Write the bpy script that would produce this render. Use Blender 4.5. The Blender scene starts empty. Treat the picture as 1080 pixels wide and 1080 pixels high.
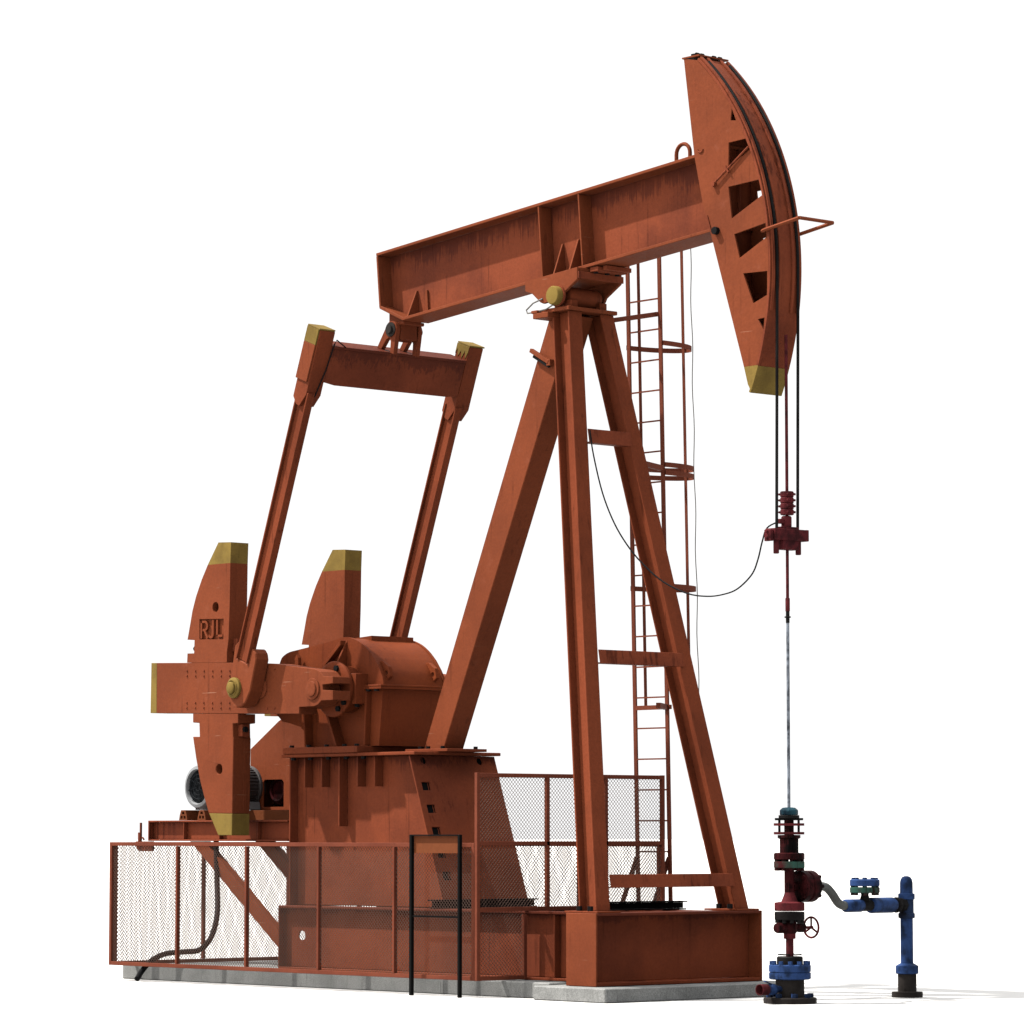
import bpy, bmesh, math, random
from mathutils import Vector, Matrix
from mathutils.geometry import tessellate_polygon
random.seed(7)
S = bpy.context.scene
COL = S.collection
R = math.radians
ROOT = {}                                             # object -> world location of its top-level root


# ------------------------------------------------------------------ mesh builder
class MB:
    def __init__(self):
        self.v = []; self.f = []; self.m = []

    def add(self, vs, fs, mat=0):
        o = len(self.v)
        self.v += [Vector(p) for p in vs]
        self.f += [[i + o for i in f] for f in fs]
        self.m += [mat] * len(fs)
        return self

    def prism(self, poly, c0, c1, fr=None, holes=(), mat=0, cap0=True, cap1=True):
        """poly in (a, b); default frame: a = x, b = z, extruded along y from c0 to c1"""
        fr = fr or (lambda a, b, c: Vector((a, c, b)))
        loops = [list(poly)] + [list(h) for h in holes]
        flat = [p for l in loops for p in l]
        n = len(flat)
        vs = [fr(a, b, c0) for a, b in flat] + [fr(a, b, c1) for a, b in flat]
        fs = []
        if holes or len(poly) > 4:
            tri = tessellate_polygon([[Vector((a, b, 0)) for a, b in l] for l in loops])
            caps = [list(t) for t in tri]
        else:
            caps = [list(range(n))]
        if cap0: fs += [c[::-1] for c in caps]
        if cap1: fs += [[i + n for i in c] for c in caps]
        k = 0
        for l in loops:
            m = len(l)
            for i in range(m):
                j = (i + 1) % m
                fs.append([k + i, k + j, k + j + n, k + i + n])
            k += m
        return self.add(vs, fs, mat)

    def box(self, x0, x1, y0, y1, z0, z1, mat=0):
        return self.prism([(x0, z0), (x1, z0), (x1, z1), (x0, z1)], y0, y1, mat=mat)

    def sweep2(self, sec, p0, p1, mat=0):
        """horizontal section (dx, dy) swept straight from p0 to p1 (sheared)"""
        n = len(sec)
        vs = [(p0[0] + a, p0[1] + b, p0[2]) for a, b in sec] + [(p1[0] + a, p1[1] + b, p1[2]) for a, b in sec]
        fs = [list(range(n))[::-1], list(range(n, 2 * n))]
        fs += [[i, (i + 1) % n, (i + 1) % n + n, i + n] for i in range(n)]
        return self.add(vs, fs, mat)

    def bar(self, p0, p1, w, h=None, up=(0, 0, 1), mat=0, caps=True):
        h = w if h is None else h
        p0 = Vector(p0); p1 = Vector(p1); d = (p1 - p0).normalized(); up = Vector(up)
        if abs(d.dot(up)) > .98: up = Vector((1, 0, 0))
        s = d.cross(up).normalized(); t = s.cross(d)
        q = [s * a * w / 2 + t * b * h / 2 for a, b in ((-1, -1), (1, -1), (1, 1), (-1, 1))]
        vs = [p0 + x for x in q] + [p1 + x for x in q]
        fs = [[i, (i + 1) % 4, (i + 1) % 4 + 4, i + 4] for i in range(4)]
        if caps: fs += [[3, 2, 1, 0], [4, 5, 6, 7]]
        return self.add(vs, fs, mat)

    def lathe(self, prof, c, axis=(0, 0, 1), n=28, mat=0, start=0.):
        """prof: (r, t) along axis from c"""
        a = Vector(axis).normalized(); c = Vector(c)
        u = a.cross(Vector((0, 0, 1)) if abs(a.z) < .9 else Vector((1, 0, 0))).normalized(); w = a.cross(u)
        vs = []; fs = []
        for r, t in prof:
            for i in range(n):
                th = 2 * math.pi * i / n + start
                vs.append(c + a * t + (u * math.cos(th) + w * math.sin(th)) * max(r, 1e-4))
        for k in range(len(prof) - 1):
            for i in range(n):
                j = (i + 1) % n
                fs.append([k * n + i, k * n + j, (k + 1) * n + j, (k + 1) * n + i])
        fs.append(list(range(n))[::-1]); fs.append([(len(prof) - 1) * n + i for i in range(n)])
        return self.add(vs, fs, mat)

    def cyl(self, p0, p1, r, n=20, mat=0, start=0.):
        p0 = Vector(p0); p1 = Vector(p1)
        return self.lathe([(r, 0), (r, (p1 - p0).length)], p0, p1 - p0, n, mat, start)

    def tube(self, pts, r, n=8, mat=0, closed=False):
        P = [Vector(p) for p in pts]; m = len(P); vs = []; fs = []
        u = None
        for i in range(m):
            a = P[i - 1] if (i > 0 or closed) else P[i]
            b = P[(i + 1) % m] if (i < m - 1 or closed) else P[i]
            d = (b - a).normalized()
            if u is None: u = d.cross(Vector((0, 0, 1)) if abs(d.z) < .9 else Vector((1, 0, 0))).normalized()
            u = (u - d * u.dot(d)).normalized(); w = d.cross(u)
            for k in range(n):
                th = 2 * math.pi * k / n
                vs.append(P[i] + (u * math.cos(th) + w * math.sin(th)) * r)
        for i in range(m if closed else m - 1):
            for k in range(n):
                j = (i + 1) % m
                fs.append([i * n + k, i * n + (k + 1) % n, j * n + (k + 1) % n, j * n + k])
        if not closed: fs += [list(range(n))[::-1], [(m - 1) * n + k for k in range(n)]]
        return self.add(vs, fs, mat)

    def torus(self, c, axis, R0, r, n=24, k=8, mat=0, arc=2 * math.pi, a0=0.):
        a = Vector(axis).normalized(); c = Vector(c)
        u = a.cross(Vector((0, 0, 1)) if abs(a.z) < .9 else Vector((1, 0, 0))).normalized(); w = a.cross(u)
        full = arc > 6.2
        m = n if full else n + 1
        return self.tube([c + (u * math.cos(a0 + arc * i / n) + w * math.sin(a0 + arc * i / n)) * R0 for i in range(m)], r, k, mat, full)

    def mirror(self):
        o = MB(); o.v = [Vector((p.x, -p.y, p.z)) for p in self.v]; o.f = [f[::-1] for f in self.f]; o.m = list(self.m)
        return o

    def build(self, name, mats, parent=None, bevel=0., smooth=False, loc=None, seg=1):
        if not isinstance(mats, (list, tuple)): mats = [mats]
        base = ROOT[parent] if parent else Vector(loc or (0, 0, 0))
        me = bpy.data.meshes.new(name)
        me.from_pydata([p - base for p in self.v], [], self.f)
        for mt in mats: me.materials.append(mt)
        me.polygons.foreach_set('material_index', self.m)
        bm = bmesh.new(); bm.from_mesh(me)
        bmesh.ops.recalc_face_normals(bm, faces=bm.faces)
        bm.to_mesh(me); bm.free()
        o = bpy.data.objects.new(name, me); COL.objects.link(o)
        if parent: o.parent = parent
        else: o.location = base
        ROOT[o] = base
        if bevel:
            md = o.modifiers.new('bevel', 'BEVEL'); md.width = bevel; md.segments = seg; md.limit_method = 'ANGLE'; md.angle_limit = R(40)
            md.use_clamp_overlap = True
        if smooth:
            me.polygons.foreach_set('use_smooth', [True] * len(me.polygons))
            me.set_sharp_from_angle(angle=R(38))
        return o


def tag(o, label, cat, group=None, kind=None):
    o['label'] = label
    if cat: o['category'] = cat
    if group: o['group'] = group
    if kind: o['kind'] = kind
    return o


def thing(name, label, cat, loc, group=None):
    o = bpy.data.objects.new(name, None); COL.objects.link(o)
    o.location = loc; ROOT[o] = Vector(loc); o.empty_display_size = .2
    return tag(o, label, cat, group)


def copy_part(src, parent, shift):
    c = src.copy(); COL.objects.link(c); c.parent = parent
    c.location = src.location + Vector(shift); ROOT[c] = ROOT[src]
    return c


def xz(poly, dx=0., dz=0.): return [(a + dx, b + dz) for a, b in poly]


def circ(cx, cz, r, n=20): return [(cx + r * math.cos(2 * math.pi * i / n), cz + r * math.sin(2 * math.pi * i / n)) for i in range(n)]


def smooth_path(P, n=8):
    P = [Vector(p) for p in P]; Q = [P[0] * 2 - P[1]] + P + [P[-1] * 2 - P[-2]]; out = []
    for i in range(1, len(Q) - 2):
        a, b, c, d = Q[i - 1:i + 3]
        for k in range(n):
            t = k / n
            out.append(.5 * ((2 * b) + (c - a) * t + (2 * a - 5 * b + 4 * c - d) * t * t + (3 * b - a - 3 * c + d) * t ** 3))
    return out + [P[-1]]



# ------------------------------------------------------------------ materials
KA = .445                                              # paint albedo level that goes with the exposure below


def paint(name, base, dirt, stain=.45, dirtamt=.55, rough=.55, grain=.10, scuff=None, scale=1., metal=0., streak_lo=.56, streak_dir='Z', spec=.012, bump=.15, drip=None):
    if base[0] > .15 and base[0] > 3 * base[1]: base, dirt = ((c[0], c[1] * 1.10, c[2] * 1.32) for c in (base, dirt))
    base, dirt = (tuple(x * KA for x in c) for c in (base, dirt)); scuff = tuple(x * KA for x in scuff) if scuff else None
    m = bpy.data.materials.new(name); m.use_nodes = True
    nt = m.node_tree; N = nt.nodes; L = nt.links
    bs = N['Principled BSDF']

    def n(t, **k):
        x = N.new(t)
        for a, b in k.items(): setattr(x, a, b)
        return x

    def noise(vec, sc, det=5., ro=.6):
        x = n('ShaderNodeTexNoise'); x.inputs['Scale'].default_value = sc; x.inputs['Detail'].default_value = det; x.inputs['Roughness'].default_value = ro
        L.new(vec, x.inputs['Vector']); return x.outputs['Fac']

    def ramp(f, a, b, lo=0., hi=1.):
        x = n('ShaderNodeMapRange'); x.interpolation_type = 'SMOOTHSTEP'
        L.new(f, x.inputs['Value'])
        for k, val in zip(('From Min', 'From Max', 'To Min', 'To Max'), (a, b, lo, hi)): x.inputs[k].default_value = val
        return x.outputs['Result']

    def mix(f, a, b):
        x = n('ShaderNodeMix', data_type='RGBA')
        if isinstance(f, float): x.inputs[0].default_value = f
        else: L.new(f, x.inputs[0])
        for i, c in ((6, a), (7, b)):
            if isinstance(c, tuple): x.inputs[i].default_value = (*c, 1)
            else: L.new(c, x.inputs[i])
        return x.outputs[2]

    tc = n('ShaderNodeTexCoord').outputs['Object']
    mp = n('ShaderNodeMapping'); L.new(tc, mp.inputs['Vector'])
    mp.inputs['Scale'].default_value = {'Z': (16, 16, .7), 'X': (.6, 9, 9)}[streak_dir]
    big = noise(tc, .9 * scale, 6)
    c = mix(ramp(big, .40, .66, 0., dirtamt), base, dirt)
    st = noise(mp.outputs['Vector'], 1.1 * scale, 5, .62)
    mask = noise(tc, 1.7 * scale, 2)
    mul = n('ShaderNodeMath', operation='MULTIPLY'); L.new(ramp(st, streak_lo, streak_lo + .13), mul.inputs[0]); L.new(ramp(mask, .42, .62, .12, 1.), mul.inputs[1])
    mul2 = n('ShaderNodeMath', operation='MULTIPLY'); L.new(mul.outputs[0], mul2.inputs[0]); mul2.inputs[1].default_value = stain
    c = mix(mul2.outputs[0], c, tuple(x * .32 for x in dirt))
    sm = noise(tc, 34 * scale, 6, .7)
    g = n('ShaderNodeHueSaturation'); L.new(c, g.inputs['Color']); L.new(ramp(sm, .25, .75, 1 - grain * 1.3, 1 + grain), g.inputs['Value'])
    c = g.outputs['Color']
    if scuff:
        sc = noise(tc, 5.5 * scale, 9, .75)
        c = mix(ramp(sc, .55, .74, 0., .42), c, scuff)
        ms = n('ShaderNodeMapping'); L.new(tc, ms.inputs['Vector']); ms.inputs['Scale'].default_value = (2.2, 2.2, 75); ms.inputs['Rotation'].default_value = (.03, .02, 0)
        s1 = n('ShaderNodeMath', operation='MULTIPLY'); L.new(ramp(noise(ms.outputs['Vector'], 1., 1, .4), .735, .79), s1.inputs[0]); L.new(ramp(noise(tc, 1.3, 3), .5, .62, 0., .7), s1.inputs[1])
        c = mix(s1.outputs[0], c, (.17, .095, .065))
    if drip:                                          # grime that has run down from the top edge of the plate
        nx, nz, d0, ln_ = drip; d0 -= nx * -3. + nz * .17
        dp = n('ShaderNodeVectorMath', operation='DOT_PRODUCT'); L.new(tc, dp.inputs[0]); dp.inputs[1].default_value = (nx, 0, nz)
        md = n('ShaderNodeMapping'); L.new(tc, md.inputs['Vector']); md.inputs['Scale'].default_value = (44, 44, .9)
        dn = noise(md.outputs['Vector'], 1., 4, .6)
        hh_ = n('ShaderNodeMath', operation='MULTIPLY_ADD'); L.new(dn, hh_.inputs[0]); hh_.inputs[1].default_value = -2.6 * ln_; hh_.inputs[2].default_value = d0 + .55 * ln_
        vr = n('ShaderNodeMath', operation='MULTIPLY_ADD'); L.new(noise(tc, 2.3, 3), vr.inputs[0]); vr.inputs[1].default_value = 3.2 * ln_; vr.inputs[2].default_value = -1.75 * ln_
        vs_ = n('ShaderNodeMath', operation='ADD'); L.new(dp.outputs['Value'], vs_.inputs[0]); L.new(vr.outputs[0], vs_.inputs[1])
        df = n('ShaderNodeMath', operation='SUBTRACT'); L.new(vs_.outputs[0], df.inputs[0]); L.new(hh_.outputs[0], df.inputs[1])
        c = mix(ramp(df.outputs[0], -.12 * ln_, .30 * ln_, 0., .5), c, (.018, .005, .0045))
    L.new(c, bs.inputs['Base Color'])
    L.new(ramp(sm, .2, .8, rough - .08, rough + .12), bs.inputs['Roughness'])
    bs.inputs['Metallic'].default_value = metal
    bs.inputs['Specular IOR Level'].default_value = spec
    if bump:
        b = n('ShaderNodeBump'); b.inputs['Strength'].default_value = bump; b.inputs['Distance'].default_value = .01
        L.new(sm, b.inputs['Height']); L.new(b.outputs['Normal'], bs.inputs['Normal'])
    return m


ORANGE = paint('orange_paint', (.186, .0425, .0150), (.122, .029, .0115), scuff=(.24, .075, .043))
_t = R(4.84); _q = R(20.275)
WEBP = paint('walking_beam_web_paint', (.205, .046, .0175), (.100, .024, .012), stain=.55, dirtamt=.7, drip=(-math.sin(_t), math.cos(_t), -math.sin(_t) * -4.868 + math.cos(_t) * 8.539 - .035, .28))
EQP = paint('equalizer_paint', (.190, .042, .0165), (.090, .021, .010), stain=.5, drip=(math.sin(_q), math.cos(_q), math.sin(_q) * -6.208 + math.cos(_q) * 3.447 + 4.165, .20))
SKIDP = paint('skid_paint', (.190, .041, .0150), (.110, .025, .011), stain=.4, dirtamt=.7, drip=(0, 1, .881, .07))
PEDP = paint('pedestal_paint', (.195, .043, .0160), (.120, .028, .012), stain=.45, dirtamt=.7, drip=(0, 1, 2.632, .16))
DEEP = paint('deep_orange_paint', (.186, .040, .0145), (.100, .023, .0095), stain=.55)
GEARP = paint('gearbox_paint', (.185, .038, .0115), (.110, .023, .0085), stain=.5, dirtamt=.7, rough=.48)
STREAKY = paint('streaked_orange_paint', (.205, .045, .0175), (.085, .019, .010), stain=.62, dirtamt=.6, streak_lo=.5)
MESH = paint('mesh_wire', (.110, .070, .056), (.08, .050, .04), stain=.2, scale=3)
FENCE = paint('fence_paint', (.165, .042, .020), (.085, .021, .011), stain=.2)
YELLOW = paint('ochre_paint', (.205, .138, .036), (.120, .078, .024), stain=.4, dirtamt=.65, scale=3)
MAROON = paint('maroon_paint', (.100, .018, .021), (.024, .008, .009), stain=.7, dirtamt=.8, scale=8)
OILY = paint('oily_maroon_paint', (.040, .007, .008), (.005, .004, .004), stain=.9, dirtamt=1., scale=6, rough=.4, streak_lo=.42)
BLUE = paint('blue_paint', (.028, .060, .170), (.010, .016, .032), stain=.85, dirtamt=.9, scale=8, rough=.42)
GREEN = paint('worn_green_paint', (.030, .085, .066), (.050, .010, .012), stain=.9, dirtamt=1., scale=4, streak_lo=.44)
GREASE = paint('greasy_black_metal', (.014, .013, .013), (.005, .004, .004), stain=.5, scale=3, rough=.42, bump=.3)
DARKSTEEL = paint('dark_steel', (.030, .026, .024), (.010, .008, .007), stain=.6, scale=4, rough=.5)
PIPE = paint('grey_pipe', (.120, .125, .120), (.05, .05, .045), stain=.4, scale=4, rough=.4, metal=.3)
BLACK = paint('black_paint', (.006, .006, .006), (.003, .003, .003), stain=.2, rough=.5)
RUBBER = paint('black_rubber', (.010, .010, .011), (.005, .005, .005), stain=.2, rough=.45, scale=6)
MOTORP = paint('grey_motor_paint', (.240, .248, .258), (.200, .200, .205), stain=.3, scale=3, rough=.45)
MOTORF = paint('motor_fins', (.120, .112, .112), (.06, .05, .048), stain=.3, scale=3, rough=.5)
GRILLE = paint('dark_grille', (.012, .014, .016), (.008, .008, .009), stain=.2, scale=6)
SIGN = paint('sign_paint', (.150, .046, .019), (.110, .034, .016), stain=.2)
CHROME = paint('polished_rod_steel', (.26, .29, .34), (.010, .010, .012), stain=.9, dirtamt=1., scale=4.5, rough=.3, streak_lo=.45)
WIRE = paint('galvanised_wire', (.20, .19, .18), (.12, .11, .10), stain=.1, rough=.5, scale=5)
CONCRETE = paint('concrete', (.250, .252, .245), (.165, .167, .162), stain=.6, dirtamt=.8, rough=.9, grain=.34, scale=2.4, spec=.2, bump=.5)
GROUND = bpy.data.materials.new('white_ground'); GROUND.use_nodes = True
_b = GROUND.node_tree.nodes['Principled BSDF']; _b.inputs['Base Color'].default_value = (.26, .256, .25, 1); _b.inputs['Roughness'].default_value = .95; _b.inputs['Specular IOR Level'].default_value = .1

# ------------------------------------------------------------------ ground and concrete pads
g = MB(); g.add([(-900, -900, 0), (900, -900, 0), (900, 900, 0), (-900, 900, 0)], [[0, 1, 2, 3]])
tag(g.build('ground', GROUND), 'smooth bright white ground under the pumping unit', None, kind='structure')
tag(MB().box(-8.42, -.752, -1.2, 1.2, 0, .172).build('concrete_pad', CONCRETE, bevel=.012), 'long narrow weathered grey concrete pad under the crank end and the mesh fence', 'concrete pad', 'concrete pads', 'thing')
tag(MB().box(-.75, .36, -1.44, 1.44, 0, .15).build('concrete_pad', CONCRETE, bevel=.012), 'short wide grey concrete pad under the front legs and box beam', 'concrete pad', 'concrete pads', 'thing')

# ------------------------------------------------------------------ pumping unit
jack = thing('pump_jack', 'large rust orange nodding oil pump jack with yellow tipped counterweights', 'pump jack', (-3., 0, .17))
ZS = .913


def bolts(parent, pts, axis, r=.024, h=.03, mat=None, name='bolt'):
    b = MB().lathe([(r, 0), (r, h)], (0, 0, 0), axis, 6)
    first = None
    for p in pts:
        if first is None:
            q = MB(); q.v = [v + Vector(p) for v in b.v]; q.f = b.f; q.m = b.m
            first = q.build(name, mat or GREASE, parent); f0 = Vector(p)
        else: copy_part(first, parent, Vector(p) - f0)


# --- skid
for s in (-1, 1):
    m = MB()
    m.box(-5.8, -.462, *sorted((s * .62, s * .86)), ZS - .03, ZS)
    m.box(-5.8, -.462, *sorted((s * .62, s * .86)), .175, .205)
    hole = [circ(-5.5 , .57, .055)]
    m.prism([(-5.8, .207), (-.462, .207), (-.462, ZS - .032), (-5.8, ZS - .032)], *sorted((s * .745, s * .76)), holes=hole)
    m.box(-5.822, -5.802, *sorted((s * .62, s * .86)), .175, ZS)
    for x in (-1.08,): m.box(x, x + .02, *sorted((s * .762, s * .85)), .207, ZS - .032)
    m.build('skid_beam', SKIDP, jack, bevel=.006)
MB().box(-5.8, -5.55, -.618, .618, .64, ZS - .04).build('cross_member', DEEP, jack)
MB().box(-1.9, -1.7, -.618, .618, .175, ZS - .04).build('cross_member', DEEP, jack)
m = MB()
m.box(-.46, .004, -1.212, 1.212, ZS - .03, ZS); m.box(-.46, .0, -1.212, 1.212, .153, .19)
m.box(-.21, -.185, -1.212, 1.212, .192, ZS - .032)
fb = m.build('front_beam', SKIDP, jack, bevel=.006)
for s in (-1, 1):
    MB().box(-.462, .004, *sorted((s * 1.214, s * 1.236)), .153, ZS + .001).build('end_plate', ORANGE, fb, bevel=.005)

# --- pedestal with hollow punched front plate
XB0, XB1, XT0, XT1, ZT = -5.98, -3.105, -5.98, -3.72, 2.632
m = MB()
prof = [(XB0, ZS + .002), (XB1 - .02, ZS + .002), (XT1 - .02, ZT), (XT0, ZT)]
for s in (-1, 1): m.prism(prof, *sorted((s * .442, s * .46)))
m.box(XB0, XB0 + .02, -.44, .44, ZS + .002, ZT)
ped = m.build('pedestal', PEDP, jack, bevel=.006)
sl = Vector((XT1 - XB1, 0, ZT - ZS)); ln = sl.length; sd = sl / ln; sn = Vector((sd.z, 0, -sd.x))
fr = lambda a, b, c: Vector((XB1, 0, ZS + .002)) + Vector((0, 1, 0)) * a + sd * b + sn * c
hs = []
for zc in (2.278, 2.023, 1.77, 1.52, 1.27):
    t = (zc - ZS) / sd.z
    hs.append([(-.555, t - .05), (-.435, t - .05), (-.435, t + .05), (-.555, t + .05)])
tt = (2.571 - ZS) / sd.z
hs += [circ(-.449, tt, .042, 14), circ(.397, tt, .042, 14)]
MB().prism([(-.641, 0), (.641, 0), (.641, ln - .004), (-.641, ln - .004)], -.02, .0, fr, holes=hs).build('front_plate', PEDP, ped, bevel=.003)
MB().prism([(-.62, .03), (.62, .03), (.62, ln - .03), (-.62, ln - .03)], -.026, -.0215, fr).build('hole_shade_plate', BLACK, ped)  # added black sheet, stands in for the shade inside the punched holes
m = MB(); m.box(XT0 - .06, XT1 + .1, -.655, .655, ZT + .002, ZT + .04)
m.build('top_plate', DEEP, ped, bevel=.006)
m = MB(); m.box(-5.99, -4.62, -.672, .66, ZT + .042, ZT + .118)
m.build('gearbox_base', DEEP, ped, bevel=.006)
for x, z in ((-5.70, 2.285), (-5.385, 2.285), (-5.06, 1.83), (-4.73, 2.285), (-4.42, 2.285)):
    MB().box(x, x + .022, -.585, -.462, z, ZT).build('stiffener', PEDP, ped, bevel=.004)
MB().box(XB0 + .001, XB0 + .023, -.58, -.462, ZS + .004, ZT).build('end_stiffener', STREAKY, ped, bevel=.004)
bolts(ped, [(x, -.63, ZT + .12) for x in (-5.87, -5.55, -5.22, -4.89, -4.67)], (0, 0, 1), .03, .024)
bolts(ped, [(x, -.61, ZT - .03) for x in (-5.86, -5.54, -5.21, -4.88, -4.57)], (0, 0, 1), .032, .03)
# black bearers lying on the skid
for x, y0, y1 in ((-3.0, -.86, .66), (-.80, -.28, .87)):
    m = MB()
    m.box(x - .12, x, y0, y1, ZS + .003, ZS + .018); m.box(x - .12, x, y0 - .02, y1 + .02, ZS + .085, ZS + .1); m.box(x - .07, x - .05, y0, y1, ZS + .02, ZS + .083)
    m.build('black_bearer', BLACK, jack)
MB().box(-6.07, -5.984, -.50, .44, ZS - .02, ZS + .075).build('black_bearer', BLACK, jack)

# --- gearbox
cov = [(-6.38, 3.457), (-6.36, 3.62), (-6.303, 3.764), (-6.254, 3.831), (-6.133, 3.883), (-5.954, 3.908), (-5.637, 3.946), (-5.323, 3.989), (-5.16, 4.018), (-5.05, 4.022),
       (-4.93, 4.00), (-4.79, 3.945), (-4.66, 3.86), (-4.55, 3.76), (-4.456, 3.64), (-4.40, 3.548), (-4.378, 3.457)]
cov = cov[:2] + [(p.x, p.z) for p in smooth_path([(a, 0, b) for a, b in cov[2:14]], 5)] + cov[14:]
inn = [((a + 5.2) * .965 - 5.2, (b - 3.457) * .955 + 3.457) for a, b in cov]
m = MB(); m.prism(inn, -.44, .44)
m.prism(cov, -.475, -.442); m.prism(cov, .442, .475)
# roof shell between the two end plates
m2 = [((a + 5.2) * .985 - 5.2, (b - 3.457) * .98 + 3.457) for a, b in cov]
m.prism(m2, -.441, .441)
low = [(-6.40, 3.40), (-4.43, 3.40), (-4.50, 2.753), (-5.76, 2.753), (-5.785, 2.84), (-5.85, 2.93), (-5.95, 3.00), (-6.12, 3.04), (-6.29, 3.07), (-6.42, 3.17)]
m.prism(low, -.44, .44)
gb = m.build('gearbox', GEARP, jack, smooth=True)
m = MB(); m.box(-6.44, -4.36, -.53, .53, 3.402, 3.428); m.box(-6.44, -4.36, -.53, .53, 3.43, 3.455)
m.build('split_flange', GEARP, gb, bevel=.004)
m = MB().prism([(-5.70, 3.94), (-5.2, 3.99), (-4.93, 3.985), (-4.93, 4.045), (-5.70, 4.0)], -.20, .44)
m.build('inspection_cover', GEARP, gb, bevel=.005)
for s in (-1, 1):
    m = MB()
    m.lathe([(.265, 0), (.275, .02), (.275, .2), (.25, .23)], (-5.01, s * .44, 3.41), (0, s, 0), 36)
    m.lathe([(.30, 0), (.325, .01), (.325, .045), (.30, .06), (.2, .062)], (-5.01, s * .66, 3.41), (0, s, 0), 40)
    m.box(-4.98, -4.66, *sorted((s * .46, s * .66)), 3.235, 3.585)
    m.box(-5.36, -5.04, *sorted((s * .46, s * .66)), 3.235, 3.585)
    m.build('bearing_housing', GEARP, gb, bevel=.006, smooth=True)
    sib = [[((-5.075, 3.99), (-5.03, 3.99), (-5.03, 3.66), (-5.075, 3.66)), .476, .62], [((-5.40, 3.72), (-5.06, 3.985), (-5.06, 3.93), (-5.36, 3.69)), .476, .56],
           [((-5.77, 3.40), (-5.745, 3.40), (-5.70, 2.76), (-5.725, 2.76)), .442, .56], [((-5.34, 3.20), (-5.31, 3.22), (-5.10, 2.76), (-5.14, 2.76)), .442, .58],
           [((-4.66, 3.40), (-4.63, 3.40), (-4.66, 2.76), (-4.69, 2.76)), .442, .52]]
    for k, (pl, ya, yb) in enumerate(sib):
        if k == 0: m = MB().prism([(s * .476, 3.985), (s * .62, 3.72), (s * .62, 3.66), (s * .476, 3.66)], -5.065, -5.040, fr=lambda a, b, c: Vector((c, a, b)))
        else: m = MB().prism(pl, *sorted((s * ya, s * yb)))
        m.build('stiffener', GEARP, gb, bevel=.004)
for x, z, dy in ((-4.47, 3.58, -.40), (-4.47, 3.58, .30), (-5.88, 3.86, -.40)):
    if x > -5:
        pl = [(x - .14, z + .14), (x - .02, z + .15), (x + .09, z + .08), (x + .12, z - .03), (x + .04, z - .09), (x - .02, z - .02)]
        m = MB().prism(pl, dy, dy + .05, holes=[circ(x + .05, z + .01, .026, 12)])
    else:
        m = MB().prism([(x - .05, z - .28), (x + .05, z - .28), (x + .03, z - .05), (x, z - .01), (x - .03, z - .05)], dy - .16, dy - .11)
    m.build('lifting_lug', GEARP, gb, bevel=.004)
bolts(gb, [(-4.62, -.50, 3.38), (-4.47, -.50, 3.38), (-4.88, -.57, 3.20), (-4.74, -.57, 3.20), (-5.15, -.57, 3.20)], (0, 0, 1), .032, .035)
bolts(gb, [(-4.97 + .245 * math.cos(R(a)), -.722, 3.41 + .245 * math.sin(R(a))) for a in (78, -70, -40)], (0, -1, 0), .036, .03)

# --- belt guard and sheave behind it
m = MB()
gp = [(-7.86, 2.03), (-7.86, 2.78), (-7.31, 3.11), (-6.75, 3.36), (-6.35, 3.36), (-6.2, 3.2), (-6.2, 2.70), (-6.75, 2.03)]
gh = [[(-7.60, 2.07), (-7.20, 2.07), (-7.20, 2.37), (-7.23, 2.40), (-7.57, 2.40), (-7.60, 2.37)]]
m.prism(gp, .30, .32, holes=gh); m.prism(gp, .66, .68)
for i in range(len(gp)):
    a, b = gp[i], gp[(i + 1) % len(gp)]
    m.prism([a, b, ((b[0] + (-7.0 - b[0]) * .015), b[1] + (2.7 - b[1]) * .015), (a[0] + (-7.0 - a[0]) * .015, a[1] + (2.7 - a[1]) * .015)], .322, .658)
bg = m.build('belt_guard', ORANGE, jack, bevel=.004)
m = MB(); m.lathe([(.17, 0), (.17, .05), (.15, .07), (.17, .09), (.17, .14)], (-7.40, .38, 2.27), (0, 1, 0), 26); m.torus((-7.40, .37, 2.27), (0, 1, 0), .13, .02)
m.build('pulley', OILY, bg, smooth=True)
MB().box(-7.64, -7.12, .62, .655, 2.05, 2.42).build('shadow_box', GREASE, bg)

# --- motor platform
for s in (-1, 1):
    y0, y1 = s * .5 - .08, s * .5 + .08
    m = MB()
    m.box(-8.74, -6.006, y0, y1, 1.885, 1.905); m.box(-8.74, -6.006, y0, y1, 1.655, 1.675); m.box(-8.74, -6.006, s * .5 - .008 , s * .5 + .008, 1.677, 1.883)
    m.box(-8.765, -8.742, y0, y1, 1.655, 1.905)
    for x in (-8.06, -7.35, -6.6): m.box(x, x + .015, y0 + .01, s * .5 - .01, 1.677, 1.883)
    pb = m.build('platform_beam', STREAKY, jack, bevel=.003)
    m = MB().prism([(-7.95, 1.653), (-7.66, 1.653), (-5.826, .33), (-5.826, .04 + .15), (-5.9, .13 + .12)][:3] + [(-5.826, .08 + .05)], s * .5 - .05, s * .5 + .05)
    m.build('brace', ORANGE, pb, bevel=.004)
for x in (-8.739, -7.58, -6.4): MB().box(x, x + .08, -.418, .418, 1.66, 1.9).build('platform_cross_beam', STREAKY, jack)
m = MB()
m.prism([(-9.05, 1.60), (-8.98, 1.53), (-8.70, 1.53), (-8.70, 1.652), (-9.05, 1.652)], -.56, -.53)
m.bar((-8.96, -.545, 1.65), (-8.96, -.545, 1.88), .022); m.bar((-8.98, -.545, 1.65), (-8.98, -.545, 1.76), .035); m.torus((-8.93, -.545, 1.66), (0, 1, 0), .035, .01, arc=math.pi, a0=math.pi)
m.build('brake_lever_bracket', STREAKY, jack)
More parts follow.
